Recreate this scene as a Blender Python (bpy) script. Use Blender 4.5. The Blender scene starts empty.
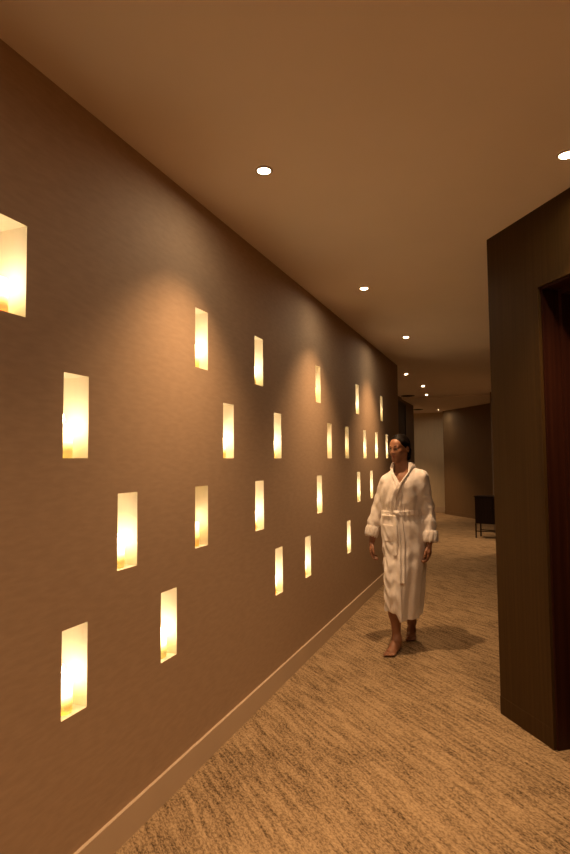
import bpy, math, random
import numpy as np
from mathutils import Matrix, Vector

random.seed(4)
SC = bpy.context.scene
COL = SC.collection

# ------------------------------------------------------------------ camera
CAM = (1.43657, 0.0, 1.466)
R_ = (0.9301432, 0.3670832, -0.0091360)
U_ = (0.0299700, -0.0510957, 0.9982440)
F_ = (-0.3659718, 0.9287837, 0.0585278)
cd = bpy.data.cameras.new('camera')
cam = bpy.data.objects.new('camera', cd)
COL.objects.link(cam)
cam.matrix_world = Matrix(((R_[0], U_[0], -F_[0], CAM[0]),
                           (R_[1], U_[1], -F_[1], CAM[1]),
                           (R_[2], U_[2], -F_[2], CAM[2]),
                           (0, 0, 0, 1)))
cd.sensor_fit = 'VERTICAL'
cd.sensor_height = 36.0
cd.lens = 36.0 * 569.0 / 854.0
cd.clip_start = 0.05
SC.camera = cam

# ------------------------------------------------------------------ world, exposure
w = bpy.data.worlds.new('world')
SC.world = w
w.use_nodes = True
w.node_tree.nodes['Background'].inputs[0].default_value = (0.02, 0.012, 0.006, 1)
w.node_tree.nodes['Background'].inputs[1].default_value = 0.2
SC.view_settings.view_transform = 'Standard'
SC.view_settings.look = 'None'
SC.view_settings.gamma = 1.0
SC.view_settings.use_curve_mapping = False
SC.view_settings.exposure = 0.34
SC.cycles.max_bounces = 8
SC.cycles.diffuse_bounces = 6
SC.cycles.sample_clamp_indirect = 4.0
SC.cycles.caustics_reflective = False
SC.cycles.caustics_refractive = False

SPOT_COLOR = (1.0, 0.59, 0.29)
SPOT_W = 106.0
SPOT_ANGLE = 106.0
LENS_EMIT = 380.0
FLAME_COLOR = (1.0, 0.72, 0.42)
FLAME_EMIT = 50.0
WAX_EMIT = 9.0
CEIL = 2.785
CEIL_FAR = 2.755

# ------------------------------------------------------------------ materials
def new_mat(name):
    m = bpy.data.materials.new(name)
    m.use_nodes = True
    nt = m.node_tree
    return m, nt, nt.nodes['Principled BSDF']

def N(nt, t, **kw):
    n = nt.nodes.new(t)
    for k, v in kw.items():
        setattr(n, k, v)
    return n

def plain(name, col, rough=0.6, metal=0.0):
    m, nt, b = new_mat(name)
    b.inputs['Base Color'].default_value = (*col, 1)
    b.inputs['Roughness'].default_value = rough
    b.inputs['Metallic'].default_value = metal
    return m

def noisy(name, c1, c2, scale=(5, 5, 5), nscale=1.0, detail=6, rough=0.8, bump=0.2, bdist=0.002, rotz=0.0, lo=0.35, hi=0.65, sheen=0.0):
    """two tones of one material mixed by an object-space noise, with a bump of the same noise"""
    m, nt, b = new_mat(name)
    tc = N(nt, 'ShaderNodeTexCoord')
    mp0 = N(nt, 'ShaderNodeMapping'); mp0.inputs['Rotation'].default_value = (0, 0, rotz)
    mp = N(nt, 'ShaderNodeMapping'); mp.inputs['Scale'].default_value = scale
    nz = N(nt, 'ShaderNodeTexNoise'); nz.inputs['Scale'].default_value = nscale; nz.inputs['Detail'].default_value = detail
    cr = N(nt, 'ShaderNodeValToRGB')
    cr.color_ramp.elements[0].position = lo; cr.color_ramp.elements[0].color = (*c1, 1)
    cr.color_ramp.elements[1].position = hi; cr.color_ramp.elements[1].color = (*c2, 1)
    bp = N(nt, 'ShaderNodeBump'); bp.inputs['Strength'].default_value = bump; bp.inputs['Distance'].default_value = bdist
    L = nt.links.new
    L(tc.outputs['Object'], mp0.inputs['Vector']); L(mp0.outputs[0], mp.inputs['Vector']); L(mp.outputs[0], nz.inputs['Vector'])
    L(nz.outputs['Fac'], cr.inputs[0]); L(cr.outputs[0], b.inputs['Base Color'])
    L(nz.outputs['Fac'], bp.inputs['Height']); L(bp.outputs[0], b.inputs['Normal'])
    b.inputs['Roughness'].default_value = rough
    if sheen:
        b.inputs['Sheen Weight'].default_value = sheen
    return m

def carpet_mat():
    m, nt, b = new_mat('streaked_carpet')
    L = nt.links.new
    tc = N(nt, 'ShaderNodeTexCoord')
    rot = N(nt, 'ShaderNodeMapping'); rot.inputs['Rotation'].default_value = (0, 0, math.radians(-47.0))
    L(tc.outputs['Object'], rot.inputs['Vector'])
    def noise(scale, detail, rough=0.5, dist=0.0):
        mp = N(nt, 'ShaderNodeMapping'); mp.inputs['Scale'].default_value = scale
        n = N(nt, 'ShaderNodeTexNoise'); n.inputs['Scale'].default_value = 1.0
        n.inputs['Detail'].default_value = detail; n.inputs['Roughness'].default_value = rough
        n.inputs['Distortion'].default_value = dist
        L(rot.outputs[0], mp.inputs['Vector']); L(mp.outputs[0], n.inputs['Vector'])
        return n
    # after rotation the streaks run along the local y axis
    fleck = noise((125, 62, 60), 2.0, 0.55, 0.6)
    streak = noise((46, 4.5, 10), 3.5, 0.6, 0.3)
    patch = noise((5.0, 1.6, 3), 3.0)
    def ramp(src, lo, hi):
        r = N(nt, 'ShaderNodeMapRange'); r.inputs['From Min'].default_value = lo; r.inputs['From Max'].default_value = hi
        L(src.outputs['Fac'], r.inputs['Value']); return r
    a = ramp(fleck, 0.40, 0.60); s = ramp(streak, 0.36, 0.62); p = ramp(patch, 0.30, 0.70)
    m1 = N(nt, 'ShaderNodeMath', operation='MULTIPLY'); L(a.outputs[0], m1.inputs[0]); m1.inputs[1].default_value = 0.42
    m2 = N(nt, 'ShaderNodeMath', operation='MULTIPLY_ADD'); L(s.outputs[0], m2.inputs[0]); m2.inputs[1].default_value = 0.42; L(m1.outputs[0], m2.inputs[2])
    m3 = N(nt, 'ShaderNodeMath', operation='MULTIPLY_ADD'); L(p.outputs[0], m3.inputs[0]); m3.inputs[1].default_value = 0.18; L(m2.outputs[0], m3.inputs[2])
    cr = N(nt, 'ShaderNodeValToRGB')
    e = cr.color_ramp.elements
    e[0].position = 0.10; e[0].color = (0.095, 0.062, 0.034, 1)
    e[1].position = 0.95; e[1].color = (0.53, 0.385, 0.23, 1)
    x = e.new(0.45); x.color = (0.30, 0.21, 0.12, 1)
    L(m3.outputs[0], cr.inputs[0]); L(cr.outputs[0], b.inputs['Base Color'])
    fine = noise((420, 420, 420), 2.0)
    mm = N(nt, 'ShaderNodeMath', operation='ADD'); L(fine.outputs['Fac'], mm.inputs[0]); L(m3.outputs[0], mm.inputs[1])
    bp = N(nt, 'ShaderNodeBump'); bp.inputs['Strength'].default_value = 0.6; bp.inputs['Distance'].default_value = 0.006
    L(mm.outputs[0], bp.inputs['Height']); L(bp.outputs[0], b.inputs['Normal'])
    b.inputs['Roughness'].default_value = 0.95
    b.inputs['Specular IOR Level'].default_value = 0.15
    return m

def emit(name, col, strength):
    m, nt, b = new_mat(name)
    b.inputs['Base Color'].default_value = (0.8, 0.8, 0.8, 1)
    b.inputs['Emission Color'].default_value = (*col, 1)
    b.inputs['Emission Strength'].default_value = strength
    return m

M = {}
M['wall'] = noisy('taupe_plaster', (0.385, 0.270, 0.178), (0.425, 0.300, 0.198), scale=(60, 14, 60), detail=8, rough=0.75, bump=0.22, bdist=0.0018)
M['niche'] = noisy('cream_niche_plaster', (0.78, 0.74, 0.66), (0.82, 0.78, 0.70), scale=(20, 90, 8), detail=4, rough=0.6, bump=0.15, bdist=0.001)
M['ceiling'] = noisy('matt_ceiling_paint', (0.77, 0.675, 0.585), (0.79, 0.69, 0.60), scale=(3, 3, 3), detail=3, rough=0.9, bump=0.03)
M['trim'] = noisy('painted_skirting', (0.56, 0.44, 0.32), (0.58, 0.455, 0.33), scale=(4, 4, 4), rough=0.5, bump=0.02)
M['carpet'] = carpet_mat()
M['wood'] = noisy('dark_veneer', (0.048, 0.026, 0.0075), (0.060, 0.033, 0.010), scale=(80, 80, 1.1), detail=7, rough=0.6, bump=0.08, bdist=0.0005)
M['wood'].node_tree.nodes['Principled BSDF'].inputs['Specular IOR Level'].default_value = 0.12
M['wood_red'] = noisy('red_brown_veneer', (0.026, 0.0065, 0.0035), (0.042, 0.0125, 0.006), scale=(70, 70, 1.0), detail=7, rough=0.42, bump=0.1, bdist=0.0008)
M['wood_black'] = noisy('blackened_oak', (0.009, 0.0045, 0.003), (0.016, 0.008, 0.0055), scale=(60, 60, 1.4), detail=6, rough=0.45, bump=0.1, bdist=0.0008)
for k_ in ('wood_red', 'wood_black'):
    M[k_].node_tree.nodes['Principled BSDF'].inputs['Specular IOR Level'].default_value = 0.2
M['tan'] = noisy('tan_wallcovering', (0.20, 0.14, 0.09), (0.225, 0.16, 0.105), scale=(30, 30, 3), rough=0.8, bump=0.1)
M['grey'] = noisy('grey_green_wallcovering', (0.60, 0.50, 0.34), (0.64, 0.53, 0.36), scale=(25, 25, 3), rough=0.8, bump=0.1)
M['slate'] = noisy('brown_fabric_panel', (0.175, 0.108, 0.048), (0.192, 0.120, 0.055), scale=(40, 40, 3), rough=0.85, bump=0.1)
M['metal_dark'] = plain('bronze_metal', (0.05, 0.028, 0.018), 0.4, 0.8)
M['brass'] = plain('aged_brass', (0.45, 0.30, 0.14), 0.35, 1.0)
M['fixture'] = plain('fixture_white', (0.55, 0.46, 0.36), 0.5)
M['vent'] = plain('vent_black', (0.012, 0.010, 0.008), 0.6)
M['lens'] = emit('lamp_lens', (1.0, 0.80, 0.55), LENS_EMIT)
M['lens_dim'] = emit('dimmed_lamp_lens', (1.0, 0.80, 0.55), 200.0)
M['flame'] = emit('flame', FLAME_COLOR, FLAME_EMIT)
M['wick'] = plain('wick', (0.03, 0.02, 0.015), 0.9)
mw, nt, b = new_mat('honey_wax')
b.inputs['Base Color'].default_value = (0.88, 0.70, 0.26, 1)
b.inputs['Roughness'].default_value = 0.45
b.inputs['Subsurface Weight'].default_value = 1.0
b.inputs['Subsurface Radius'].default_value = (1.0, 0.62, 0.18)
b.inputs['Subsurface Scale'].default_value = 0.035
tc = N(nt, 'ShaderNodeTexCoord'); sx = N(nt, 'ShaderNodeSeparateXYZ'); mr = N(nt, 'ShaderNodeMapRange', interpolation_type='SMOOTHSTEP')
mr.inputs['From Min'].default_value = 0.022; mr.inputs['From Max'].default_value = 0.112
mr.inputs['To Min'].default_value = 0.030; mr.inputs['To Max'].default_value = 1.0
pw = N(nt, 'ShaderNodeMath', operation='MULTIPLY'); pw.inputs[1].default_value = WAX_EMIT
nt.links.new(tc.outputs['Object'], sx.inputs[0]); nt.links.new(sx.outputs['Z'], mr.inputs['Value']); nt.links.new(mr.outputs[0], pw.inputs[0])
nt.links.new(pw.outputs[0], b.inputs['Emission Strength'])
gc = N(nt, 'ShaderNodeMix', data_type='RGBA'); gc.inputs['A'].default_value = (1.0, 0.72, 0.17, 1); gc.inputs['B'].default_value = (1.0, 0.755, 0.47, 1)
nt.links.new(mr.outputs[0], gc.inputs['Factor']); nt.links.new(gc.outputs['Result'], b.inputs['Emission Color'])
M['wax'] = mw   # candlelight showing through the wax is put in as emission, strongest in the upper half
M['skin'] = noisy('skin', (0.27, 0.125, 0.07), (0.30, 0.142, 0.08), scale=(30, 30, 30), rough=0.5, bump=0.05, bdist=0.0005)
M['lips'] = plain('lips', (0.26, 0.075, 0.055), 0.4)
M['nail'] = plain('nail', (0.50, 0.27, 0.20), 0.3)
M['hair'] = noisy('black_hair', (0.003, 0.0018, 0.0012), (0.007, 0.004, 0.003), scale=(260, 30, 60), detail=3, rough=0.55, bump=0.5, bdist=0.002)
M['hair'].node_tree.nodes['Principled BSDF'].inputs['Specular IOR Level'].default_value = 0.1
M['eye'] = plain('eye_white', (0.62, 0.58, 0.54), 0.25)
M['iris'] = plain('dark_iris', (0.02, 0.010, 0.006), 0.15)
M['robe'] = noisy('quilted_white_cotton', (0.82, 0.77, 0.74), (0.87, 0.82, 0.79), scale=(90, 90, 90), detail=3, rough=0.85, bump=0.25, bdist=0.002, sheen=0.2)
M['terry'] = noisy('white_terry', (0.83, 0.78, 0.75), (0.88, 0.83, 0.80), scale=(220, 220, 220), detail=3, rough=0.95, bump=0.7, bdist=0.004, sheen=0.3)

wk = mw.copy(); wk.name = 'honey_wax_weaker_light'
for n_ in wk.node_tree.nodes:
    if n_.type == 'MATH': n_.inputs[1].default_value = WAX_EMIT * 0.42
    if n_.type == 'MIX': n_.inputs['B'].default_value = (1.0, 0.66, 0.27, 1)
M['wax_weak'] = wk

# ------------------------------------------------------------------ mesh helpers
class MB:
    def __init__(s):
        s.v = []; s.f = []
    def add(s, vs, fs):
        o = len(s.v); s.v += [tuple(v) for v in vs]; s.f += [tuple(i + o for i in f) for f in fs]; return s
    def box(s, x0, y0, z0, x1, y1, z1):
        vs = [(x0, y0, z0), (x1, y0, z0), (x1, y1, z0), (x0, y1, z0), (x0, y0, z1), (x1, y0, z1), (x1, y1, z1), (x0, y1, z1)]
        return s.add(vs, [(0, 3, 2, 1), (4, 5, 6, 7), (0, 1, 5, 4), (1, 2, 6, 5), (2, 3, 7, 6), (3, 0, 4, 7)])
    def prism(s, pts, z0, z1):
        """vertical prism on a counter-clockwise outline"""
        n = len(pts)
        a = sum(pts[i][0] * pts[(i + 1) % n][1] - pts[(i + 1) % n][0] * pts[i][1] for i in range(n))
        if a < 0: pts = pts[::-1]
        vs = [(x, y, z0) for x, y in pts] + [(x, y, z1) for x, y in pts]
        fs = [tuple(range(n))[::-1], tuple(range(n, 2 * n))] + [(i, (i + 1) % n, n + (i + 1) % n, n + i) for i in range(n)]
        return s.add(vs, fs)
    def lathe(s, prof, seg=32, c=(0, 0, 0), jit=None):
        """profile of (radius, z) turned about a vertical axis; radius 0 closes it"""
        vs = []; rings = []
        for r, z in prof:
            if r < 1e-6:
                rings.append([len(vs)]); vs.append((c[0], c[1], c[2] + z))
            else:
                ring = []
                for k in range(seg):
                    a = 2 * math.pi * k / seg
                    rr = r * (1 + (jit(a, z) if jit else 0))
                    ring.append(len(vs)); vs.append((c[0] + rr * math.cos(a), c[1] + rr * math.sin(a), c[2] + z))
                rings.append(ring)
        fs = []
        for A, B in zip(rings, rings[1:]):
            if len(A) == 1 and len(B) == 1: continue
            for k in range(seg):
                k2 = (k + 1) % seg
                if len(A) == 1: fs.append((A[0], B[k2], B[k]))
                elif len(B) == 1: fs.append((A[k], A[k2], B[0]))
                else: fs.append((A[k], A[k2], B[k2], B[k]))
        return s.add(vs, fs)
    def tube(s, pts, r, seg=10):
        pts = [Vector(p) for p in pts]; n = len(pts); vs = []; fs = []
        for i, p in enumerate(pts):
            d = (pts[min(i + 1, n - 1)] - pts[max(i - 1, 0)]).normalized()
            a = d.cross(Vector((0, 0, 1)) if abs(d.z) < .9 else Vector((1, 0, 0))).normalized(); c = d.cross(a)
            rr = r[i] if isinstance(r, (list, tuple)) else r
            for k in range(seg):
                t = 2 * math.pi * k / seg
                vs.append(p + a * math.cos(t) * rr + c * math.sin(t) * rr)
        for i in range(n - 1):
            for k in range(seg):
                k2 = (k + 1) % seg
                fs.append((i * seg + k, i * seg + k2, (i + 1) * seg + k2, (i + 1) * seg + k))
        fs.append(tuple(range(seg))[::-1]); fs.append(tuple((n - 1) * seg + k for k in range(seg)))
        return s.add(vs, fs)
    def build(s, name, mat, parent=None, smooth=False, bevel=0.0):
        me = bpy.data.meshes.new(name); me.from_pydata(s.v, [], s.f); me.update()
        me.materials.append(mat)
        o = bpy.data.objects.new(name, me); COL.objects.link(o)
        import bmesh
        bm = bmesh.new(); bm.from_mesh(me); bmesh.ops.recalc_face_normals(bm, faces=bm.faces)
        if bevel:
            es = [e for e in bm.edges if len(e.link_faces) == 2 and e.calc_face_angle(0) > 0.6]
            bmesh.ops.bevel(bm, geom=es, offset=bevel, segments=2, affect='EDGES', profile=0.6)
        bm.to_mesh(me); bm.free()
        if smooth:
            me.shade_smooth()
        if parent: o.parent = parent
        return o

def empty(name, loc, rz=0.0):
    o = bpy.data.objects.new(name, None); o.empty_display_size = 0.1
    COL.objects.link(o); o.location = loc; o.rotation_euler = (0, 0, rz); return o

def tag(o, label, cat, group=None):
    o['label'] = label; o['category'] = cat
    if group: o['group'] = group
    return o

def struct(o, label=None):
    o['kind'] = 'structure'
    if label: o['label'] = label
    return o

def copy_tree(o, parent=None):
    c = o.copy(); COL.objects.link(c); c.parent = parent
    for ch in [x for x in bpy.data.objects if x.parent == o]:
        if ch.type != 'LIGHT': copy_tree(ch, c)
    return c

# ------------------------------------------------------------------ the room shell
struct(MB().box(-3.4, -2.2, -0.12, 3.0, 18.0, 0.0).build('floor', M['carpet']), 'beige and brown streaked carpet floor of the corridor')
struct(MB().box(-3.4, -2.2, CEIL, 3.0, 12.25, CEIL + 0.12).build('ceiling', M['ceiling']), 'plain warm ceiling over the corridor')
struct(MB().box(-3.4, 12.25, CEIL_FAR, 3.0, 18.0, CEIL + 0.12).build('ceiling', M['ceiling']), 'slightly lower ceiling at the far end')

W_, H_ = 0.1264, 0.300
ROWZ = [1.9332, 1.4805, 1.0416, 0.5912]
NICHES = [   # (row, left edge along the wall), near to far
    (0, 1.250), (0, 2.440), (0, 3.148), (0, 4.327), (0, 5.613), (0, 6.794),
    (1, 1.549), (1, 2.734), (1, 3.448), (1, 4.622), (1, 5.189), (1, 5.906), (1, 6.475), (1, 7.074),
    (2, 1.848), (2, 2.440), (2, 3.147), (2, 4.331), (2, 5.613), (2, 6.193),
    (3, 1.557), (3, 2.149), (3, 3.454), (3, 4.034), (3, 5.207)]
WALL_END = 7.98
DEPTH = 0.15
ys = sorted({-2.0, WALL_END} | {round(s, 4) for _, s in NICHES} | {round(s + W_, 4) for _, s in NICHES})
zs = sorted({0.0, CEIL} | {z for z in ROWZ} | {round(z + H_, 4) for z in ROWZ})
holes = {(round(s, 4), ROWZ[r]): 1 for r, s in NICHES}
def in_hole(y, z):
    return any(s < y < s + W_ and ROWZ[r] < z < ROWZ[r] + H_ for r, s in NICHES)
wl = MB(); vid = {}
def vv(y, z):
    if (y, z) not in vid:
        vid[(y, z)] = len(wl.v); wl.v.append((0.0, y, z))
    return vid[(y, z)]
for y0, y1 in zip(ys, ys[1:]):
    for z0, z1 in zip(zs, zs[1:]):
        if not in_hole((y0 + y1) / 2, (z0 + z1) / 2):
            wl.f.append((vv(y0, z0), vv(y1, z0), vv(y1, z1), vv(y0, z1)))
X0 = -0.30
wl.add([(0, -2, 0), (0, WALL_END, 0), (0, WALL_END, CEIL), (0, -2, CEIL), (X0, -2, 0), (X0, WALL_END, 0), (X0, WALL_END, CEIL), (X0, -2, CEIL)],
       [(4, 7, 6, 5), (1, 5, 6, 2), (0, 3, 7, 4), (3, 2, 6, 7), (0, 4, 5, 1)])
me = bpy.data.meshes.new('wall_left'); me.from_pydata(wl.v, [], wl.f); me.materials.append(M['wall'])
wall_left = bpy.data.objects.new('wall_left', me); COL.objects.link(wall_left)
struct(wall_left, 'long taupe plaster wall pierced by rows of small glowing niches')
# one niche lining: five faces of an open box, with a hairline lip where it meets the wall face
nb = MB()
d, a, h2 = DEPTH, W_, H_
nb.add([(0, 0, 0), (0, a, 0), (0, a, h2), (0, 0, h2), (-d, 0, 0), (-d, a, 0), (-d, a, h2), (-d, 0, h2)],
       [(4, 5, 6, 7), (0, 1, 5, 4), (3, 7, 6, 2), (0, 4, 7, 3), (1, 2, 6, 5)])
t = 0.012
nb.add([(-t, -t, -t), (-t, a + t, -t), (-t, a + t, h2 + t), (-t, -t, h2 + t), (-d - t, -t, -t), (-d - t, a + t, -t), (-d - t, a + t, h2 + t), (-d - t, -t, h2 + t)],
       [(4, 7, 6, 5), (0, 4, 5, 1), (3, 2, 6, 7), (0, 3, 7, 4), (1, 5, 6, 2)])
me = bpy.data.meshes.new('niche'); me.from_pydata(nb.v, [], nb.f); me.materials.append(M['niche'])
niche0 = None
for r, s in NICHES:
    o = bpy.data.objects.new('niche', me) if niche0 is None else niche0.copy()
    niche0 = niche0 or o
    COL.objects.link(o); o.parent = wall_left; o.location = (0, s, ROWZ[r])

# skirting with a rounded top edge
def skirting(name, p, q, h=0.123, th=0.013, mat=None, side=1):
    p = Vector((*p, 0)); q = Vector((*q, 0)); dr = (q - p); n = Vector((dr.y, -dr.x, 0)).normalized() * side
    prof = [(0, 0), (th, 0), (th, h - 0.002), (th - 0.002, h), (th * .3, h), (0, h)]
    vs = [tuple(p + n * a_ + Vector((0, 0, z))) for a_, z in prof] + [tuple(q + n * a_ + Vector((0, 0, z))) for a_, z in prof]
    k = len(prof)
    fs = [tuple(range(k)), tuple(range(k, 2 * k))] + [(i, (i + 1) % k, k + (i + 1) % k, k + i) for i in range(k)]
    return struct(MB().add(vs, fs).build(name, mat or M['trim']))
skirting('baseboard_left', (0, -2), (0, WALL_END))

# wall behind the camera and the right-hand side near the camera
struct(MB().box(-0.3, -2.15, 0, 2.6, -2.0, CEIL).build('wall_back', M['wall']))
P0 = Vector((1.345, 3.585)); T = Vector((0.590, -0.807)).normalized(); NN = Vector((0.807, 0.590)).normalized()
P1 = P0 + T * 0.427; P2 = P1 + T * 0.95; P3 = P2 + T * 0.40
DOOR_H = 2.372
pil = MB().prism([tuple(P0), tuple(P1), tuple(P1 + NN * 0.30), (1.66, 3.80), (1.66, 9.6), (1.345, 9.6)], 0, CEIL)
wood = struct(pil.build('wall_right', M['wood']), 'dark wood clad wall corner beside the doorway')
head = MB().prism([tuple(P1), tuple(P2), tuple(P2 + NN * 0.30), tuple(P1 + NN * 0.30)], DOOR_H, CEIL)
struct(head.build('wall_right', M['wood']), 'dark wood panel above the doorway')
struct(MB().prism([tuple(P2), tuple(P3), tuple(P3 + NN * 0.30), tuple(P2 + NN * 0.30)], 0, CEIL).build('wall_right', M['wood']))
struct(MB().box(P3.x, -2.0, 0, P3.x + 0.2, P3.y + 0.12, CEIL).build('wall_right', M['wall']))
# wood plinth along the foot of the clad corner
struct(MB().prism([tuple(P0 - NN * 0.003), tuple(P1 - NN * 0.003), tuple(P1), tuple(P0)], 0, 0.10).build('baseboard_right', M['wood']))
# doorway: lining, stop, leaf
dr = empty('door_1', (P1.x, P1.y, 0), math.atan2(T.y, T.x)); struct(dr, 'dark wood door recessed in the angled wood wall')
fr = MB()   # local x along the wall face, local y into the recess (left of travel)
for x0, x1 in ((0.0, 0.022), (0.928, 0.95)):
    fr.box(x0, 0.012, 0, x1, 0.30, DOOR_H)
fr.box(0.022, 0.012, DOOR_H - 0.022, 0.928, 0.30, DOOR_H)
for x0, x1 in ((0.022, 0.045), (0.905, 0.928)):
    fr.box(x0, 0.11, 0, x1, 0.30, DOOR_H - 0.022)
fr.box(0.045, 0.11, DOOR_H - 0.045, 0.905, 0.30, DOOR_H - 0.022)
fr.build('door_frame', M['wood_red'], dr, bevel=0.0015)
ar = MB()   # architrave proud of the face
for x0, x1 in ((-0.004, 0.010), (0.940, 0.954)):
    ar.box(x0, -0.006, 0, x1, 0.012, DOOR_H + 0.004)
ar.box(0.010, -0.006, DOOR_H - 0.010, 0.940, 0.012, DOOR_H + 0.004)
ar.build('architrave', M['wood'], dr)
lf = MB().box(0.047, 0.175, 0.006, 0.903, 0.219, DOOR_H - 0.048).build('door_panel', M['wood_black'], dr, bevel=0.002)
hd = MB(); hd.tube([(0.84, 0.175, 1.0), (0.84, 0.125, 1.0), (0.84, 0.125, 1.0), (0.72, 0.125, 1.0)], 0.009)
hd.build('door_handle', M['brass'], dr, smooth=True)

# the side passage beyond the end of the niche wall, and the far corridor
struct(MB().box(-3.3, 11.65, 0, -0.69, 11.80, CEIL).build('wall_far', M['tan']))
struct(MB().box(-3.4, 7.7, 0, -3.25, 11.80, CEIL).build('wall_left', M['tan']))
struct(MB().box(-3.3, 7.70, 0, X0, 7.85, CEIL).build('wall_back', M['tan']))
struct(MB().box(-0.84, 12.76, 0, -0.69, 13.85, CEIL).build('wall_left', M['tan']), 'tan wall beyond the dark full-height door')
struct(MB().box(-0.84, 11.80, 2.70, -0.69, 12.76, CEIL).build('wall_left', M['tan']))
d2 = empty('door_2', (-0.69, 11.80, 0)); struct(d2, 'dark full-height door beyond the end of the niche wall')
MB().box(-0.055, 0.045, 0.006, -0.012, 0.915, 2.655).build('door_panel', M['wood_black'], d2, bevel=0.002)
f2 = MB().box(-0.15, 0, 0, 0.0, 0.04, 2.70); f2.box(-0.15, 0.92, 0, 0.0, 0.96, 2.70); f2.box(-0.15, 0.04, 2.66, 0.0, 0.92, 2.70)
f2.build('door_frame', M['wood_black'], d2, bevel=0.0015)
MB().tube([(-0.012, 0.84, 1.0), (0.04, 0.84, 1.0), (0.04, 0.74, 1.0)], 0.009).build('door_handle', M['brass'], d2, smooth=True)
struct(MB().box(-1.6, 13.70, 0, -0.84, 13.85, CEIL).build('wall_left', M['tan']))
struct(MB().box(-1.75, 13.70, 0, -1.6, 16.4, CEIL).build('wall_left', M['tan']))
struct(MB().box(-1.75, 16.25, 0, 0.6, 16.40, CEIL).build('wall_far', M['grey']), 'pale grey-green wall at the far end of the corridor')
skirting('baseboard_far', (-1.6, 16.25), (0.4, 16.25), 0.15, 0.02, M['trim'])
A = Vector((-0.215, 15.80)); B = Vector((1.10, 14.00)); tn = (B - A).normalized(); nn = Vector((-tn.y, tn.x))
struct(MB().prism([tuple(A), tuple(B), tuple(B + nn * 0.15), tuple(A + nn * 0.15)], 0, CEIL).build('wall_far', M['slate']), 'brown slanting wall behind the dark cabinet')
skirting('baseboard_far', tuple(A), tuple(B), 0.09, 0.012, M['slate'])
Q0 = Vector((1.105, 11.98)); QT = Vector((0.966, -0.259)).normalized(); QN = Vector((0.259, 0.966))
Q1 = Q0 + QT * 1.6
struct(MB().prism([tuple(Q0), tuple(Q1), tuple(Q1 + QN * 0.2), tuple(Q0 + QN * 0.2)], 0, CEIL).build('wall_right', M['tan']), 'tan pier behind the dark cabinet')
struct(MB().prism([tuple(B), tuple(B + nn * 0.15), (Q0.x + 0.35, Q0.y + 0.2), (Q0.x + 0.2, Q0.y + 0.1)], 0, CEIL).build('wall_right', M['slate']))
struct(MB().box(1.66, 9.45, 0, 2.75, 9.6, CEIL).build('wall_right', M['tan']))
struct(MB().box(2.60, 9.6, 0, 2.75, 11.75, CEIL).build('wall_right', M['tan']))

# ------------------------------------------------------------------ downlights
def make_downlight():
    root = empty('downlight', (0, 0, 0))
    MB().lathe([(0.030, 0.0), (0.044, 0.0), (0.046, -0.003), (0.045, -0.006), (0.034, -0.007), (0.031, -0.005), (0.030, 0.0)], 40).build('trim_ring', M['fixture'], root, smooth=True)
    MB().lathe([(0.0, -0.0035), (0.022, -0.0037), (0.0305, -0.003), (0.0305, -0.0008), (0.0, -0.0008)], 32).build('lens', M['lens'], root, smooth=True)
    return root
ld = bpy.data.lights.new('downlight_beam', 'SPOT')
ld.energy = SPOT_W; ld.color = SPOT_COLOR; ld.spot_size = math.radians(SPOT_ANGLE); ld.spot_blend = 1.0; ld.shadow_soft_size = 0.02
DL = make_downlight()
LAMPS = [
    ((0.433, 0.38), CEIL, 1.0, 'downlight in the ceiling nearest the camera, first of the row along the niche wall'),
    ((0.436, 2.309), CEIL, 1.0, 'large bright recessed downlight high in the ceiling at upper middle of the photo'),
    ((1.705, 2.690), CEIL, 0.88, 'bright recessed downlight in the ceiling in front of the dark wood doorway'),
    ((0.431, 4.237), CEIL, 1.0, 'recessed downlight in the ceiling directly above the woman in the robe'),
    ((0.431, 6.142), CEIL, 1.0, 'small recessed downlight between the one above the woman and the tiny far ones'),
    ((-0.022, 8.837), CEIL, 0.6, 'tiny recessed downlight just past the end of the niche wall, highest of the far ones'),
    ((0.015, 10.431), CEIL, 0.6, 'tiny recessed downlight in the far ceiling, upper one of a close pair'),
    ((-0.110, 11.85), CEIL, 0.7, 'tiny recessed downlight in the far ceiling, lower one of a close pair'),
    ((-0.289, 15.396), CEIL_FAR, 0.04, 'farthest tiny downlight, low against the pale wall at the corridor end'),
    ((1.95, 10.35), CEIL, 0.95, 'unseen fill downlight added around the corner, over the floor by the dark cabinet'),  # added out of sight to fill the far floor and cabinet with light
    ((-1.20, 14.85), CEIL_FAR, 1.5, 'unseen fill downlight added in the recess left of the pale far wall'),  # added, hidden by the left wall, to brighten the pale far wall
    ((1.705, 0.80), CEIL, 0.88, 'unseen downlight added behind the doorway one, on the camera side'),  # added outside the frame to light the near part of the room
]
for i, ((x, y), z, k, lab) in enumerate(LAMPS):
    o = DL if i == 0 else copy_tree(DL)
    o.location = (x, y, z); o.scale = (0.87, 0.87, 1.0)
    tag(o, lab, 'ceiling light', 'recessed downlights in the corridor ceiling')
    if k < 0.2:
        for ch in [c_ for c_ in bpy.data.objects if c_.parent == o and c_.name.startswith('lens')]:
            ch.data = ch.data.copy(); ch.data.materials[0] = M['lens_dim']
    l = ld if k == 1.0 else ld.copy()
    l.energy = SPOT_W * k
    lo = bpy.data.objects.new('beam', l); COL.objects.link(lo); lo.parent = o; lo.location = (0, 0, -0.03)

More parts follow.
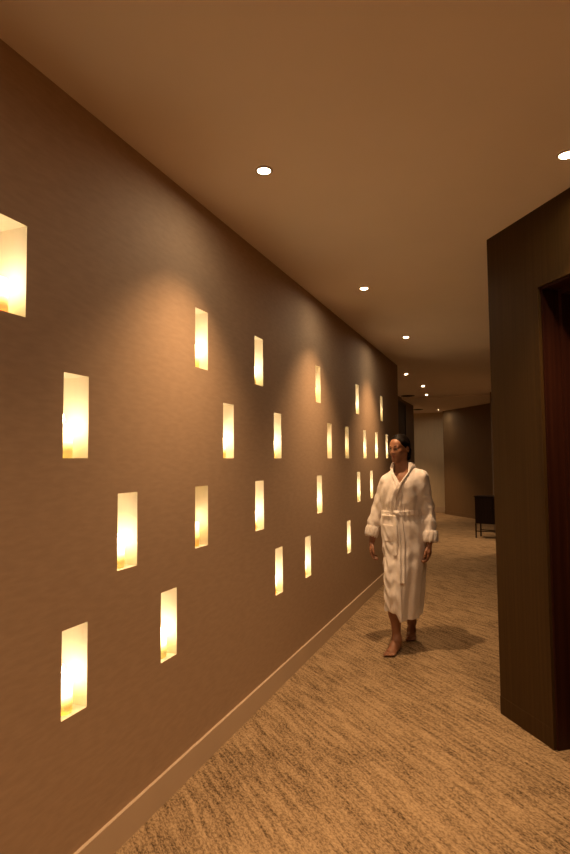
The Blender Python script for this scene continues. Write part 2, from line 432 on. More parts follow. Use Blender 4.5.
for (x, y, z, lab) in ((-0.50, 11.90, CEIL, 'round dark ceiling vent above the dark full-height door'),
                       (-0.75, 14.95, CEIL_FAR, 'round dark ceiling vent near the pale far wall')):
    v = empty('ceiling_vent', (x, y, z))
    tag(v, lab, 'ceiling vent', 'dark ceiling vents at the far end')
    MB().lathe([(0.0, -0.004), (0.10, -0.004), (0.125, -0.010), (0.14, -0.006), (0.14, 0.0), (0.0, 0.0)], 32).build('vent_plate', M['vent'], v, smooth=True)
    g = MB()
    for r in (0.04, 0.07, 0.10):
        g.lathe([(r - 0.008, -0.004), (r - 0.008, -0.012), (r, -0.015), (r + 0.003, -0.004)], 28)
    g.build('louvre', M['vent'], v, smooth=True)

# ------------------------------------------------------------------ candles in the niches
def make_candle():
    root = empty('pillar_candle', (0, 0, 0))
    prof = [(0, 0), (0.030, 0), (0.0330, 0.003), (0.0335, 0.02), (0.0333, 0.080), (0.0328, 0.112), (0.0315, 0.1170), (0.0295, 0.1175),
            (0.0275, 0.1155), (0.020, 0.1115), (0.010, 0.110), (0, 0.1098)]
    MB().lathe(prof, 36, jit=lambda a, z: 0.012 * math.sin(3 * a + 40 * z) * (z > 0.01)).build('wax', M['wax'], root, smooth=True)
    MB().tube([(0, 0, 0.1095), (0.0004, 0, 0.115), (0.0015, 0.0005, 0.1205)], [0.0012, 0.0011, 0.0009], 8).build('wick', M['wick'], root, smooth=True)
    fl = [(0, 0), (0.0028, 0.002), (0.0052, 0.007), (0.0060, 0.012), (0.0052, 0.018), (0.0034, 0.025), (0.0015, 0.032), (0, 0.037)]
    f = MB().lathe(fl, 12).build('flame', M['flame'], root, smooth=True); f.location = (0.001, 0, 0.1215)
    return root
can = make_candle()
where = {0: 'top row', 1: 'second row down', 2: 'third row down', 3: 'lowest row'}
ordn = ['first', 'second', 'third', 'fourth', 'fifth', 'sixth', 'seventh', 'eighth']
cnt = {}
for i, (r, s) in enumerate(NICHES):
    o = can if i == 0 else copy_tree(can)
    k = cnt.get(r, 0); cnt[r] = k + 1
    n_in = sum(1 for rr, _ in NICHES if rr == r)
    place = ordn[k] + ' from the left'
    o.location = (-0.050 - 0.006 * random.random(), s + W_ / 2 - 0.004 + 0.006 * random.random(), ROWZ[r])
    o.rotation_euler = (0, 0, random.random() * 6.28)
    sc_ = 0.95 + 0.12 * random.random(); o.scale = (1, 1, sc_)
    if i in (3, 5, 9, 10, 15):
        for ch in [c_ for c_ in bpy.data.objects if c_.parent == o and c_.name.startswith('wax')]:
            ch.data = ch.data.copy(); ch.data.materials[0] = M['wax_weak']
    tag(o, 'lit pillar candle in a wall niche, %s, %s' % (where[r], place), 'candle', 'lit candles in the wall niches')

# ------------------------------------------------------------------ cabinet at the far right
def cabinet():
    root = empty('sideboard_cabinet', (0.80, 11.19, 0), math.radians(-15))
    tag(root, 'low black-brown sideboard cabinet on slim crossed metal legs by the tan pier', 'cabinet')
    Wc, Dc, z0, z1 = 1.30, 0.30, 0.265, 0.775
    MB().box(0, 0.012, z0, Wc, Dc, z1 - 0.02).build('body', M['wood_black'], root, bevel=0.003)
    MB().box(-0.01, -0.012, z1 - 0.02, Wc + 0.01, Dc + 0.005, z1).build('top', M['wood_black'], root, bevel=0.003)
    for k in range(4):
        x0 = 0.008 + k * (Wc - 0.016) / 4
        dd = MB().box(x0 + 0.003, -0.006, z0 + 0.008, x0 + (Wc - 0.016) / 4 - 0.003, 0.011, z1 - 0.028).build('door', M['wood_black'], root, bevel=0.0015)
        kx = x0 + (0.29 if k % 2 == 0 else 0.035)
        MB().tube([(kx, -0.006, 0.56), (kx, -0.022, 0.56)], [0.006, 0.009]).build('knob', M['metal_dark'], dd, smooth=True)
    for x in (0.0, Wc - 0.022):
        for y in (0.0, Dc - 0.022):
            MB().box(x, y, 0, x + 0.022, y + 0.022, z0).build('leg', M['metal_dark'], root)
    MB().tube([(0.011, 0.011, 0.125), (Wc - 0.011, Dc - 0.011, 0.125)], 0.009).build('stretcher', M['metal_dark'], root)
    MB().tube([(0.011, Dc - 0.011, 0.125), (Wc - 0.011, 0.011, 0.125)], 0.009).build('stretcher', M['metal_dark'], root)
cabinet()

# ------------------------------------------------------------------ signed-distance modelling for the figure
class Field:
    def __init__(s, lo, hi, h):
        s.lo = np.array(lo, float); s.h = h
        s.n = np.ceil((np.array(hi) - s.lo) / h).astype(int) + 1
        s.a = [(s.lo[i] + h * np.arange(s.n[i])).astype(np.float32) for i in range(3)]
        s.F = np.full(tuple(s.n), 1.0, np.float32)
    def sl(s, lo, hi):
        q = []
        for i in range(3):
            i0 = max(0, int((lo[i] - s.lo[i]) / s.h)); i1 = min(s.n[i], int((hi[i] - s.lo[i]) / s.h) + 2)
            q.append(slice(i0, max(i0, i1)))
        return tuple(q)
    def grid(s, q):
        return s.a[0][q[0]][:, None, None], s.a[1][q[1]][None, :, None], s.a[2][q[2]][None, None, :]
    def add(s, fn, lo, hi, k=0.01):
        m = k + 0.02
        q = s.sl([l - m for l in lo], [h_ + m for h_ in hi]); X, Y, Z = s.grid(q)
        d = fn(X, Y, Z); A_ = s.F[q]
        if k > 0:
            hh = np.maximum(k - np.abs(A_ - d), 0) / k
            s.F[q] = np.minimum(A_, d) - hh * hh * k * 0.25
        else:
            s.F[q] = np.minimum(A_, d)
    def sub(s, fn, lo, hi, k=0.004):
        m = k + 0.01
        q = s.sl([l - m for l in lo], [h_ + m for h_ in hi]); X, Y, Z = s.grid(q)
        d = -fn(X, Y, Z); A_ = s.F[q]; hh = np.maximum(k - np.abs(A_ - d), 0) / k
        s.F[q] = np.maximum(A_, d) + hh * hh * k * 0.25
    def capsule(s, a, b, ra, rb, k=0.01, cut=False):
        a = np.array(a, float); b = np.array(b, float); ab = b - a; L2 = ab @ ab + 1e-12
        def fn(X, Y, Z):
            t = np.clip(((X - a[0]) * ab[0] + (Y - a[1]) * ab[1] + (Z - a[2]) * ab[2]) / L2, 0, 1)
            return np.sqrt((X - a[0] - ab[0] * t) ** 2 + (Y - a[1] - ab[1] * t) ** 2 + (Z - a[2] - ab[2] * t) ** 2) - (ra + (rb - ra) * t)
        r = max(ra, rb); lo = np.minimum(a, b) - r; hi = np.maximum(a, b) + r
        (s.sub if cut else s.add)(fn, lo, hi, k)
    def chain(s, pts, rs, k=0.01):
        for i in range(len(pts) - 1): s.capsule(pts[i], pts[i + 1], rs[i], rs[i + 1], k)
    def ellipsoid(s, c, r, k=0.01, rot=None, cut=False):
        c = np.array(c, float); r = np.array(r, float); Rm = np.eye(3) if rot is None else rot
        def fn(X, Y, Z):
            x = X - c[0]; y = Y - c[1]; z = Z - c[2]
            p = [Rm[0, j] * x + Rm[1, j] * y + Rm[2, j] * z for j in range(3)]
            k0 = np.sqrt((p[0] / r[0]) ** 2 + (p[1] / r[1]) ** 2 + (p[2] / r[2]) ** 2)
            k1 = np.sqrt((p[0] / r[0] ** 2) ** 2 + (p[1] / r[1] ** 2) ** 2 + (p[2] / r[2] ** 2) ** 2) + 1e-9
            return k0 * (k0 - 1) / k1
        m = max(r); (s.sub if cut else s.add)(fn, c - m, c + m, k)
    def mesh(s):
        """naive surface nets"""
        F = s.F; S = F < 0; n = np.array(F.shape) - 1
        c = [S[i:i + n[0], j:j + n[1], k:k + n[2]] for i in (0, 1) for j in (0, 1) for k in (0, 1)]
        cntc = sum(x.astype(np.int8) for x in c); act = (cntc > 0) & (cntc < 8)
        I = np.argwhere(act); idx = -np.ones(act.shape, np.int32); idx[act] = np.arange(len(I))
        acc = np.zeros((len(I), 3)); w_ = np.zeros(len(I))
        cs = [(i, j, k) for i in (0, 1) for j in (0, 1) for k in (0, 1)]
        val = {q: F[I[:, 0] + q[0], I[:, 1] + q[1], I[:, 2] + q[2]] for q in cs}
        for a in cs:
            for ax in range(3):
                if a[ax] == 0:
                    b_ = list(a); b_[ax] = 1; b_ = tuple(b_)
                    va, vb = val[a], val[b_]; mk = (va < 0) != (vb < 0)
                    tt = va / np.where(mk, va - vb, 1)
                    p = np.tile(np.array(a, float), (len(I), 1)); p[:, ax] = tt
                    acc[mk] += p[mk]; w_[mk] += 1
        V = s.lo + (I + acc / w_[:, None]) * s.h
        Q = []
        for ax in range(3):
            u, v = (ax + 1) % 3, (ax + 2) % 3
            sa = [slice(None)] * 3; sb = [slice(None)] * 3; sa[ax] = slice(0, -1); sb[ax] = slice(1, None)
            e = S[tuple(sa)] != S[tuple(sb)]
            P = np.argwhere(e); P = P[(P[:, u] > 0) & (P[:, v] > 0) & (P[:, u] < n[u]) & (P[:, v] < n[v])]
            inside = S[P[:, 0], P[:, 1], P[:, 2]]
            def at(du, dv):
                q = P.copy(); q[:, u] -= du; q[:, v] -= dv; return idx[q[:, 0], q[:, 1], q[:, 2]]
            quad = np.stack([at(0, 0), at(1, 0), at(1, 1), at(0, 1)], 1)
            quad[~inside] = quad[~inside][:, ::-1]
            Q.append(quad)
        Q = np.concatenate(Q); Q = Q[(Q >= 0).all(1)]
        return V, Q
    def build(s, name, mat, parent=None, smooth_iter=0):
        V, Q = s.mesh()
        for _ in range(smooth_iter):
            acc = np.zeros_like(V); c = np.zeros(len(V))
            for a_, b_ in ((0, 1), (1, 2), (2, 3), (3, 0)):
                np.add.at(acc, Q[:, a_], V[Q[:, b_]]); np.add.at(c, Q[:, a_], 1)
                np.add.at(acc, Q[:, b_], V[Q[:, a_]]); np.add.at(c, Q[:, b_], 1)
            V = V * 0.5 + 0.5 * acc / c[:, None]
        me = bpy.data.meshes.new(name); me.from_pydata(V.tolist(), [], Q.tolist()); me.materials.append(mat); me.shade_smooth()
        o = bpy.data.objects.new(name, me); COL.objects.link(o)
        if parent: o.parent = parent
        return o

woman = empty('person', (0.62, 4.55, 0))
tag(woman, 'barefoot woman in a white bathrobe walking along the carpet, head turned to the wall', 'person')

# ---- body (local: x to her left, -y ahead, z up)
HS = 0.94
HC = np.array([-0.006, 0.030, 1.553]); yaw = math.radians(-25); ptc = math.radians(4)
Rz = np.array([[math.cos(yaw), -math.sin(yaw), 0], [math.sin(yaw), math.cos(yaw), 0], [0, 0, 1]])
Rx = np.array([[1, 0, 0], [0, math.cos(ptc), -math.sin(ptc)], [0, math.sin(ptc), math.cos(ptc)]])
HR = Rz @ Rx
hp = lambda x, y, z: tuple(HC + HS * (HR @ np.array([x, y, z])))
class Scaled:
    """passes shapes on to a field with their radii scaled to the head size"""
    def __init__(s, f): s.f = f
    def ellipsoid(s, c, r, k=0.01, rot=None, cut=False): s.f.ellipsoid(c, [HS * q for q in r], k, rot, cut)
    def capsule(s, a, b, ra, rb, k=0.01, cut=False): s.f.capsule(a, b, ra * HS, rb * HS, k, cut)
    def chain(s, pts, rs, k=0.01): s.f.chain(pts, [HS * q for q in rs], k)

def add_head(f):
    f.ellipsoid(hp(0, 0.014, 0.030), (0.072, 0.092, 0.086), 0.01, HR)
    f.ellipsoid(hp(0, -0.028, -0.035), (0.053, 0.062, 0.074), 0.035, HR)
    f.ellipsoid(hp(0, -0.062, -0.062), (0.022, 0.020, 0.018), 0.018, HR)
    f.ellipsoid(hp(0, -0.050, 0.035), (0.050, 0.040, 0.045), 0.02, HR)
    f.ellipsoid(hp(0, -0.068, -0.094), (0.021, 0.018, 0.019), 0.025, HR)
    for s in (-1, 1):
        f.ellipsoid(hp(s * 0.034, -0.062, -0.026), (0.021, 0.019, 0.023), 0.025, HR)
        f.capsule(hp(s * 0.038, 0.0, -0.058), hp(s * 0.014, -0.060, -0.094), 0.013, 0.012, 0.03)
        f.ellipsoid(hp(s * 0.030, -0.096, 0.000), (0.018, 0.014, 0.012), 0.012, HR, cut=True)
        f.ellipsoid(hp(s * 0.030, -0.0735, -0.0005), (0.0165, 0.0135, 0.0120), 0.004, HR)
        f.ellipsoid(hp(s * 0.0305, -0.0765, 0.0082), (0.0165, 0.0135, 0.0075), 0.004, HR)
        f.ellipsoid(hp(s * 0.0305, -0.0755, -0.0105), (0.0155, 0.0120, 0.0055), 0.004, HR)
        f.capsule(hp(s * 0.012, -0.088, 0.017), hp(s * 0.042, -0.077, 0.020), 0.007, 0.005, 0.012)
        f.ellipsoid(hp(s * 0.078, 0.012, -0.008), (0.008, 0.018, 0.030), 0.008, HR)
        f.ellipsoid(hp(s * 0.085, 0.008, -0.004), (0.005, 0.009, 0.014), 0.004, HR, cut=True)
        f.ellipsoid(hp(s * 0.0105, -0.099, -0.033), (0.0070, 0.009, 0.0065), 0.006, HR)
    f.capsule(hp(0, -0.086, 0.012), hp(0, -0.106, -0.028), 0.0065, 0.0095, 0.012)
    f.chain([hp(-0.021, -0.080, -0.059), hp(-0.006, -0.0905, -0.0555), hp(0.006, -0.0905, -0.0555), hp(0.021, -0.080, -0.059)], [0.0035, 0.0062, 0.0062, 0.0035], 0.005)
    f.chain([hp(-0.018, -0.080, -0.064), hp(0, -0.0900, -0.0690), hp(0.018, -0.080, -0.064)], [0.0035, 0.0076, 0.0035], 0.005)

def add_hand(f, wrist, side, curl):
    """hand hanging from the wrist; side +1 = thumb towards +x; palm faces the thigh"""
    w_ = np.array(wrist)
    fwd = np.array([0.10 * side, -0.99, 0.0]); fwd /= np.linalg.norm(fwd)       # from little finger towards index
    dn = np.array([0.0, -0.16, -1.0]); dn /= np.linalg.norm(dn)
    inn = np.cross(fwd, dn); inn *= np.sign(inn[0]) * side                      # towards the body
    P = lambda a, b_, c: tuple(w_ + fwd * a + dn * b_ + inn * c)
    f.capsule(P(0, -0.02, 0), P(0.0, 0.015, 0), 0.021, 0.020, 0.015)
    f.chain([P(0.012, 0.02, 0), P(0.024, 0.055, 0.0), P(0.028, 0.083, 0)], [0.015, 0.0145, 0.0115], 0.012)
    f.chain([P(-0.004, 0.02, 0), P(-0.008, 0.055, 0.0), P(-0.010, 0.083, 0)], [0.015, 0.0140, 0.0115], 0.012)
    f.chain([P(-0.012, 0.02, 0), P(-0.024, 0.052, 0.0), P(-0.027, 0.076, 0)], [0.014, 0.0125, 0.010], 0.012)
    for a, b0, ln in ((0.029, 0.086, 0.068), (0.0105, 0.090, 0.075), (-0.009, 0.087, 0.069), (-0.0275, 0.079, 0.053)):
        p = [np.array(P(a, b0, 0))]; ang = 0.0
        for j, (fr_, dc) in enumerate(((0.45, curl), (0.30, curl * 1.3), (0.25, curl * 0.9))):
            ang += dc
            p.append(p[-1] + (dn * math.cos(ang) + inn * math.sin(ang)) * ln * fr_ + fwd * a * 0.06)
        f.chain([tuple(q) for q in p], [0.0088, 0.0082, 0.0074, 0.0062], 0.003)
    f.chain([P(0.016, 0.018, 0.006), P(0.038, 0.045, 0.016), P(0.046, 0.070, 0.022), P(0.045, 0.092, 0.026)], [0.0135, 0.0110, 0.0092, 0.0070], 0.006)

bf = Field((-0.34, -0.34, -0.008), (0.32, 0.56, 1.71), 0.0042)
add_head(Scaled(bf))
bf.capsule((0.004, 0.062, 1.36), (0.000, 0.052, 1.49), 0.043, 0.041, 0.03)
for s in (-1, 1):
    bf.capsule((0.010 + s * 0.020, 0.0, 1.335), hp(s * 0.040, 0.024, -0.05), 0.010, 0.011, 0.03)      # neck tendons
bf.capsule((0.02, 0.055, 1.33), (0.012, 0.06, 1.40), 0.075, 0.050, 0.05)
bf.capsule((-0.095, 0.055, 1.285), (0.135, 0.055, 1.315), 0.055, 0.055, 0.05)
bf.chain([(0.02, 0.05, 1.25), (0.005, 0.05, 1.08), (0.005, 0.06, 0.93)], [0.098, 0.085, 0.11], 0.05)
for s in (-1, 1):
    bf.capsule((s * 0.05, 0.04, 1.20), (s * 0.06, 0.035, 1.25), 0.06, 0.055, 0.04)
# arms
bf.chain([(-0.125, 0.055, 1.275), (-0.180, 0.075, 1.10), (-0.232, 0.045, 0.865), (-0.236, 0.035, 0.815)], [0.045, 0.036, 0.025, 0.022], 0.02)
bf.chain([(0.165, 0.055, 1.305), (0.200, 0.075, 1.10), (0.218, 0.035, 0.865), (0.212, 0.025, 0.815)], [0.045, 0.036, 0.025, 0.022], 0.02)
add_hand(bf, (-0.243, 0.030, 0.800), 1, 0.46)
add_hand(bf, (0.212, 0.018, 0.800), -1, 0.50)
# legs: her right leg ahead, her left leg behind with the heel lifting
bf.chain([(-0.060, 0.055, 0.90), (-0.055, -0.020, 0.50), (-0.052, -0.034, 0.36), (-0.050, -0.050, 0.27), (-0.034, -0.085, 0.085)], [0.078, 0.053, 0.050, 0.047, 0.029], 0.03)
bf.chain([(0.075, 0.070, 0.90), (0.045, 0.130, 0.50), (0.030, 0.200, 0.36), (0.024, 0.262, 0.27), (0.012, 0.345, 0.105)], [0.078, 0.053, 0.050, 0.046, 0.029], 0.03)
def add_foot(f, ank, ang, lift):
    a = np.array(ank); dv = np.array([math.sin(ang), -math.cos(ang), 0]); sd = np.array([math.cos(ang), math.sin(ang), 0])
    ball_z = 0.016
    P = lambda u_, s_, z: tuple(np.array([a[0], a[1], 0]) + dv * u_ + sd * s_ + np.array([0, 0, z]))
    f.capsule(tuple(a), P(-0.022, 0, 0.030 + lift), 0.029, 0.027, 0.03)
    f.chain([P(-0.022, 0, 0.026 + lift), P(0.06, 0.006, 0.030 + lift * .55), P(0.130, 0.010, 0.020)], [0.027, 0.026, 0.018], 0.02)
    f.chain([tuple(a + np.array([0, 0, 0.0])), P(0.065, -0.004, 0.044 + lift * .5), P(0.132, -0.008, 0.021)], [0.029, 0.024, 0.018], 0.03)
    f.capsule(P(0.128, -0.022, 0.019), P(0.120, 0.026, 0.016), 0.018, 0.014, 0.02)
    for s_, L, r in ((-0.026, 0.052, 0.0118), (-0.008, 0.050, 0.0085), (0.006, 0.043, 0.0080), (0.018, 0.034, 0.0078), (0.029, 0.024, 0.0074)):
        f.chain([P(0.136, s_, 0.015), P(0.136 + L * 0.6, s_ * 1.12, 0.013), P(0.136 + L, s_ * 1.15, 0.0095)], [r, r, r * 0.95], 0.003)
add_foot(bf, (-0.034, -0.085, 0.082), -0.16, 0.0)
add_foot(bf, (0.012, 0.345, 0.105), 0.10, 0.022)
body = bf.build('body', M['skin'], woman, 1)
zmin = min(v.co.z for v in body.data.vertices)
for v in body.data.vertices: v.co.z -= zmin * max(0.0, 1 - v.co.z / 0.3)
body.data.materials.append(M['lips'])
lipc = np.array(hp(0, -0.090, -0.062)); HRi = HR.T
for p in body.data.polygons:
    q = HRi @ (np.array(p.center) - HC) / HS
    if q[1] < -0.078 and abs(q[0]) < 0.0205 and -0.0750 + 0.010 * (abs(q[0]) / 0.0205) < q[2] < -0.0515 - 0.007 * (abs(q[0]) / 0.0205):
        p.material_index = 1
# eyes, looking towards the wall
for s in (-1, 1):
    c = hp(s * 0.0305, -0.0760, -0.001)
    eb = MB().lathe([(0.0124 * math.sin(t_ * math.pi / 12), 0.0124 * math.cos(t_ * math.pi / 12)) for t_ in range(13)], 20, (0, 0, 0)).build('eye', M['eye'], woman, smooth=True)
    eb.matrix_local = Matrix.Translation(c) @ Matrix(HR.tolist()).to_4x4() @ Matrix.Rotation(math.radians(90), 4, 'X')
    MB().lathe([(0, 0.0129), (0.0035, 0.0126), (0.0060, 0.0114), (0.0062, 0.0106), (0, 0.0108)], 20).build('iris', M['iris'], eb, smooth=True)
    pts = [hp(s * (0.013 + 0.032 * t_), -0.0945 + 0.0185 * t_ ** 1.6, 0.0205 + 0.0045 * math.sin(t_ * 2.4)) for t_ in np.linspace(0, 1, 7)]
    MB().tube(pts, [0.0018, 0.0027, 0.0030, 0.0029, 0.0025, 0.0019, 0.0010], 8).build('eyebrow', M['hair'], woman, smooth=True)
    lid = [hp(s * (0.016 + 0.028 * t_), -0.0885 + 0.010 * t_ ** 2, 0.0005 + 0.0040 * math.sin(math.pi * t_)) for t_ in np.linspace(0, 1, 7)]
    MB().tube(lid, [0.0010, 0.0018, 0.0022, 0.0022, 0.0022, 0.0018, 0.0010], 6).build('eyelash', M['hair'], woman, smooth=True)

# ---- hair: combed back from a centre parting into a low bun
hf = Field((-0.13, -0.13, 1.38), (0.16, 0.20, 1.70), 0.0035); hs = Scaled(hf)
hs.ellipsoid(hp(0, 0.018, 0.033), (0.0795, 0.0985, 0.0925), 0.0, HR)
hs.ellipsoid(hp(0, 0.050, -0.030), (0.066, 0.055, 0.060), 0.03, HR)
def face_cut(X, Y, Z):
    x = X - HC[0]; y = Y - HC[1]; z = Z - HC[2]
    p0 = HR[0, 0] * x + HR[1, 0] * y + HR[2, 0] * z
    p1 = HR[0, 1] * x + HR[1, 1] * y + HR[2, 1] * z
    p2 = HR[0, 2] * x + HR[1, 2] * y + HR[2, 2] * z
    p0, p1, p2 = p0 / HS, p1 / HS, p2 / HS
    # hairline: a plane tilting from above the forehead down behind the ears
    line = np.interp(p2, [-0.12, -0.05, 0.0, 0.035, 0.060, 0.078, 0.10], [0.055, 0.040, -0.004, -0.050, -0.072, -0.092, -0.13])
    fore = p1 - line - 0.10 * np.maximum(np.abs(p0) - 0.045, 0) * 0
    return (fore * 0.7).astype(np.float32)
hf.sub(lambda X, Y, Z: face_cut(X, Y, Z), (-0.2, -0.2, 1.3), (0.2, 0.3, 1.8), 0.006)
hs.capsule(hp(0, -0.075, 0.100), hp(0, 0.02, 0.131), 0.004, 0.004, 0.002, cut=True)
for s in (-1, 1):   # hair tucked behind the ears
    hs.chain([hp(s * 0.060, -0.022, 0.058), hp(s * 0.074, 0.016, 0.034), hp(s * 0.068, 0.048, -0.020), hp(s * 0.052, 0.072, -0.055)], [0.012, 0.010, 0.011, 0.014], 0.02)
hs.ellipsoid(hp(0.0, 0.092, -0.075), (0.040, 0.032, 0.040), 0.012, HR)
hs.ellipsoid(hp(0.006, 0.112, -0.080), (0.028, 0.020, 0.028), 0.008, HR)
hf.build('hair', M['hair'], woman, 1)

# ---- bathrobe
TZ = [0.18, 0.40, 0.60, 0.80, 0.95, 1.045, 1.12, 1.25, 1.31, 1.36, 1.40, 1.45]
TC = [0.010, 0.012, 0.016, 0.016, 0.008, 0.000, 0.006, 0.018, 0.022, 0.020, 0.014, 0.012]
TX = [0.122, 0.140, 0.158, 0.172, 0.172, 0.150, 0.168, 0.172, 0.150, 0.112, 0.080, 0.066]
TY = [0.245, 0.230, 0.200, 0.155, 0.140, 0.122, 0.132, 0.130, 0.115, 0.095, 0.078, 0.066]
TO = [0.105, 0.090, 0.072, 0.065, 0.058, 0.055, 0.050, 0.050, 0.052, 0.056, 0.058, 0.060]
ZD = np.linspace(0.15, 1.47, 265)
def smooth_interp(Z, t_):
    v = np.interp(ZD, TZ, t_)
    k = np.hanning(19); k /= k.sum()
    v = np.convolve(np.pad(v, 9, mode='edge'), k, mode='valid')
    return np.interp(Z, ZD, v)
RNG = np.random.RandomState(7)
WV = [(RNG.normal(0, 1, 3), RNG.rand() * 6.28) for _ in range(14)]
def crumple(X, Y, Z, f0=26.0, amp=0.0034):
    d = 0
    for i, (v, p) in enumerate(WV):
        v = v / np.linalg.norm(v); ff = f0 * (1 + 0.16 * i)
        d = d + (1 - 2 * np.abs(np.sin(0.5 * ff * (v[0] * X + v[1] * Y + v[2] * 0.75 * Z) + p + 1.3 * np.sin(11 * Z + i)))) / (1 + 0.12 * i)
    return amp * d / 3.0
def robe_torso(X, Y, Z):
    it = lambda t_: smooth_interp(Z, t_)
    cx_, rx, ry, cy = it(TC), it(TX), it(TY), it(TO)
    x = X - cx_; y = Y - cy
    th = np.arctan2(x / rx, -y / ry)                      # 0 at the front
    q = np.sqrt((x / rx) ** 2 + (y / ry) ** 2)
    low = np.clip((1.03 - Z) / 0.7, 0, 1); up = np.clip((Z - 1.06) / 0.08, 0, 1) * np.clip((1.33 - Z) / 0.12, 0, 1)
    near = np.exp(-((Z - 1.045) / 0.07) ** 2)
    fold = 0.0075 * low * np.sin(th * 7 + 2.2 * Z + 0.8 * np.sin(6 * Z)) + 0.0050 * low * np.sin(th * 13 - 5 * Z + 1.0)
    fold = fold + 0.0028 * near * np.sin(th * 26 + 3 * np.sin(th * 3)) + 0.0055 * up * np.sin(th * 9 + 16 * (Z - 1.05) * np.sign(x + 1e-6) + 1.0)
    # vertical channels and diagonal creases on the panel over the leading leg
    lead = np.exp(-((th + 0.75) / 0.5) ** 2) * np.clip((0.95 - Z) / 0.1, 0, 1)
    fold = fold + 0.0055 * lead * np.sin(55 * Z + 3.0 * th * 3 + 2 * np.sin(9 * th))
    fold = fold + 0.026 * np.exp(-((th + 0.50) / 0.55) ** 2) * np.exp(-((Z - 0.42) / 0.26) ** 2)      # the knee
    # the overlap edge: her right panel lies over her left one, left of the middle
    edge = 0.012 * (1 / (1 + np.exp((x - 0.004 - 0.03 * (0.7 - Z)) / 0.0016))) * (np.abs(th) < 1.2) * (Z < 1.03)
    return ((q - 1) * np.minimum(rx, ry) * 0.96 - fold - edge - crumple(X, Y, Z)).astype(np.float32)
rf = Field((-0.34, -0.20, 0.19), (0.33, 0.40, 1.47), 0.0048)
rf.add(robe_torso, (-0.2, -0.2, 0.15), (0.22, 0.4, 1.46), 0.0)
SLR = [(-0.118, 0.052, 1.282), (-0.182, 0.078, 1.10), (-0.228, 0.060, 0.96), (-0.243, 0.045, 0.885)]
SLL = [(0.160, 0.052, 1.318), (0.196, 0.078, 1.10), (0.210, 0.058, 0.96), (0.216, 0.040, 0.865)]
for SL, ph in ((SLR, 0.0), (SLL, 1.7)):
    for i, (ra, rb) in enumerate(((0.062, 0.052), (0.052, 0.050), (0.050, 0.046))):
        a = np.array(SL[i]); b_ = np.array(SL[i + 1]); ab = b_ - a
        def fn(X, Y, Z, a=a, ab=ab, ra=ra, rb=rb, ph=ph):
            t_ = np.clip(((X - a[0]) * ab[0] + (Y - a[1]) * ab[1] + (Z - a[2]) * ab[2]) / (ab @ ab), 0, 1)
            dx = X - a[0] - ab[0] * t_; dy = Y - a[1] - ab[1] * t_; dz = Z - a[2] - ab[2] * t_
            an = np.arctan2(dx, dy)
            crease = 0.0028 * np.sin(70 * Z + 2.2 * np.sin(an + ph) * 2 + ph * 3) * np.clip((1.26 - Z) / 0.1, 0, 1) + 0.002 * np.sin(5 * an + 20 * Z)
            return (np.sqrt(dx * dx + dy * dy + dz * dz) - (ra + (rb - ra) * t_) - crease - crumple(X, Y, Z, 34.0, 0.0028)).astype(np.float32)
        rf.add(fn, np.minimum(a, b_) - 0.07, np.maximum(a, b_) + 0.07, 0.022)
rf.capsule((-0.10, 0.055, 1.315), (0.0, 0.060, 1.375), 0.035, 0.045, 0.03)
rf.capsule((0.140, 0.055, 1.350), (0.03, 0.060, 1.390), 0.032, 0.042, 0.03)
OUT = rf.F.copy()                                          # solid outer form, reused by collar, belt, cuffs and pocket
GX, GY, GZ = rf.grid((slice(None),) * 3)
# the open front and neck, hem, sleeve ends, then hollow it out
def vcut(X, Y, Z):
    """inside the neck opening: negative"""
    half = np.clip((Z - 1.280) * 0.68, -0.02, 0.058)
    front = np.abs(X - 0.010) - half
    neck = np.sqrt((X - 0.010) ** 2 + ((Y - 0.050) * 0.95) ** 2) - np.interp(Z, [1.30, 1.38, 1.47], [0.045, 0.060, 0.070])
    a = np.maximum(front, Y - 0.05)
    return np.minimum(a, np.maximum(neck, 1.33 - Z)) + 0 * Z
inner = OUT + 0.011
F2 = np.maximum(OUT, -inner)
F2 = np.maximum(F2, -vcut(GX, GY, GZ))
hem = np.where(GX < 0.012, 0.300, 0.240) + np.where((GX > -0.02) & (GX < 0.012), -0.070 * (GX + 0.02) / 0.032, 0) + 0.02 * np.clip(GY - 0.05, 0, 1)
slv = GX + 0 * GZ
F2 = np.where(np.abs(slv + 0 * GY) < 9, np.maximum(F2, np.where(GZ < 0.80, hem - GZ, -1)), F2)
F2 = np.maximum(F2, GZ - 1.428 + 0 * GX)
rf.F = F2.astype(np.float32)
robe = rf.build('bathrobe', M['robe'], woman, 1)
robe['label'] = 'white bathrobe tied at the waist'

def shell(name, mat, mask, lo=-0.004, hi=0.010, sm=1, cut=None):
    f = Field.__new__(Field); f.lo = rf.lo; f.h = rf.h; f.n = rf.n; f.a = rf.a
    f.F = np.maximum(np.maximum(OUT - hi, -(OUT - lo)), mask)
    if cut is not None: f.F = np.maximum(f.F, cut)
    f.F = f.F.astype(np.float32)
    return f.build(name, mat, robe, sm)
def polydist(pts, ignore_y=False):
    D = None
    for a, b_ in zip(pts, pts[1:]):
        a = np.array(a, float); b_ = np.array(b_, float); ab = b_ - a
        if ignore_y: a[1] = 0; ab[1] = 0
        yy = 0 if ignore_y else GY - a[1]
        t_ = np.clip(((GX - a[0]) * ab[0] + yy * ab[1] + (GZ - a[2]) * ab[2]) / (ab @ ab), 0, 1)
        d_ = np.sqrt((GX - a[0] - ab[0] * t_) ** 2 + (yy - ab[1] * t_) ** 2 + (GZ - a[2] - ab[2] * t_) ** 2)
        D = d_ if D is None else np.minimum(D, d_)
    return D
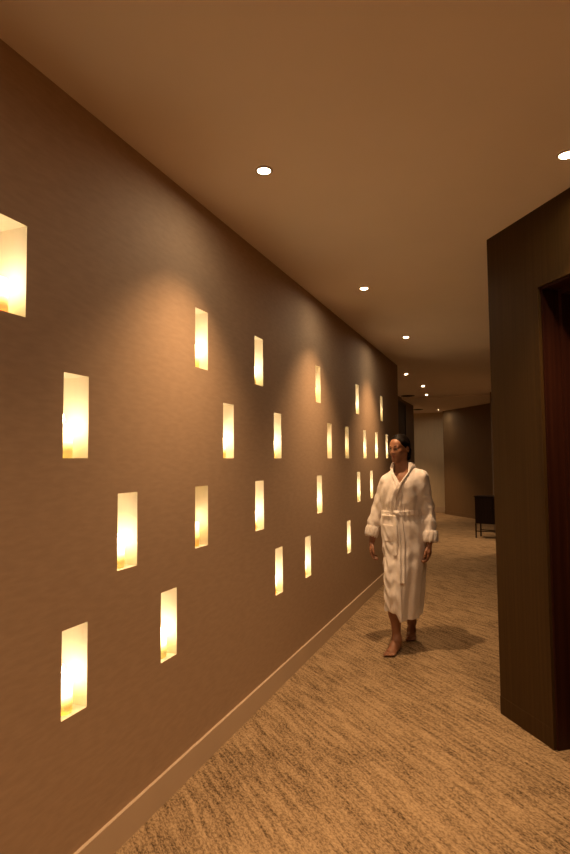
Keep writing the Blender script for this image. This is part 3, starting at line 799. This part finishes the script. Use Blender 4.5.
# shawl collar: her left lapel crosses over and runs down to the belt; her right one tucks under
lapL = polydist([(0.084, 0, 1.425), (0.055, 0, 1.36), (0.008, 0, 1.285), (-0.034, 0, 1.16), (-0.050, 0, 1.06)], True) - 0.021
lapR = polydist([(-0.066, 0, 1.415), (-0.050, 0, 1.36), (-0.012, 0, 1.285), (0.004, 0, 1.250)], True) - 0.019
backc = polydist([(0.088, 0.05, 1.415), (0.055, 0.115, 1.425), (0.010, 0.13, 1.43), (-0.040, 0.115, 1.425), (-0.066, 0.05, 1.410)]) - 0.028
vc = vcut(GX, GY, GZ)
shell('collar', M['terry'], np.maximum(lapR, GY - 0.055), -0.006, 0.009, cut=-vc + 0.002)
shell('collar', M['terry'], np.minimum(np.maximum(lapL, GY - 0.055), backc), -0.006, 0.016, cut=np.maximum(-vc + 0.001, GZ - 1.442))
# cuffs
for SL in (SLR, SLL):
    a = np.array(SL[2]); b_ = np.array(SL[3]); ab = (b_ - a) / np.linalg.norm(b_ - a)
    f = Field((b_[0] - 0.10, b_[1] - 0.10, 0.78), (b_[0] + 0.10, b_[1] + 0.11, 1.0), 0.0045)
    X, Y, Z = f.grid((slice(None),) * 3)
    b_ = b_ + ab * (0.030 if SL is SLL else 0.022)
    ax = (X - b_[0]) * ab[0] + (Y - b_[1]) * ab[1] + (Z - b_[2]) * ab[2]
    rad = np.sqrt(np.maximum((X - b_[0]) ** 2 + (Y - b_[1]) ** 2 + (Z - b_[2]) ** 2 - ax ** 2, 0))
    an = np.arctan2(X - b_[0], Y - b_[1])
    prof = np.sqrt((np.abs(ax + 0.025) / 0.045) ** 2.8 + ((rad - (0.042 if SL is SLR else 0.051)) / 0.0135) ** 2)
    lump = 0.0016 * np.sin(9 * an + 60 * Z) + 0.0012 * np.sin(17 * an - 90 * Z)
    f.F = ((prof - 1) * 0.0125 - lump).astype(np.float32)
    f.build('cuff', M['terry'], robe, 1)
# the robe's sleeve stops inside the cuff
# belt, knot and hanging ends
shell('belt', M['robe'], np.maximum(np.abs(GZ - 1.045 - 0.006 * np.sin(9 * GX)) - 0.019, np.abs(GX) - np.interp(GY, [-0.2, 0.0, 0.1], [0.150, 0.145, 0.2])) + 0 * GY, -0.004, 0.013)
bk = Field((-0.07, -0.14, 0.98), (0.06, -0.02, 1.10), 0.0035)
bk.ellipsoid((-0.014, -0.084, 1.046), (0.022, 0.017, 0.024), 0.004)
bk.chain([(-0.034, -0.080, 1.058), (-0.012, -0.096, 1.046), (0.012, -0.082, 1.030)], [0.010, 0.012, 0.010], 0.006)
bk.build('belt_knot', M['robe'], robe, 1)
for name_pts, wd in (([(-0.026, 0, 1.045), (-0.026, 0, 0.90), (-0.028, 0, 0.725)], 0.018), ([(0.004, 0, 1.045), (0.026, 0, 0.85), (0.030, 0, 0.525)], 0.021)):
    shell('belt_end', M['robe'], np.maximum(np.maximum(polydist(name_pts, True) - wd, GY - 0.03), name_pts[-1][2] - GZ), -0.002, 0.018)
# patch pocket
pk = np.maximum(np.maximum(np.abs(GX + 0.090) - 0.048, np.abs(GZ - 0.890) - 0.065), GY - 0.03)
shell('pocket', M['robe'], pk, -0.002, 0.007)
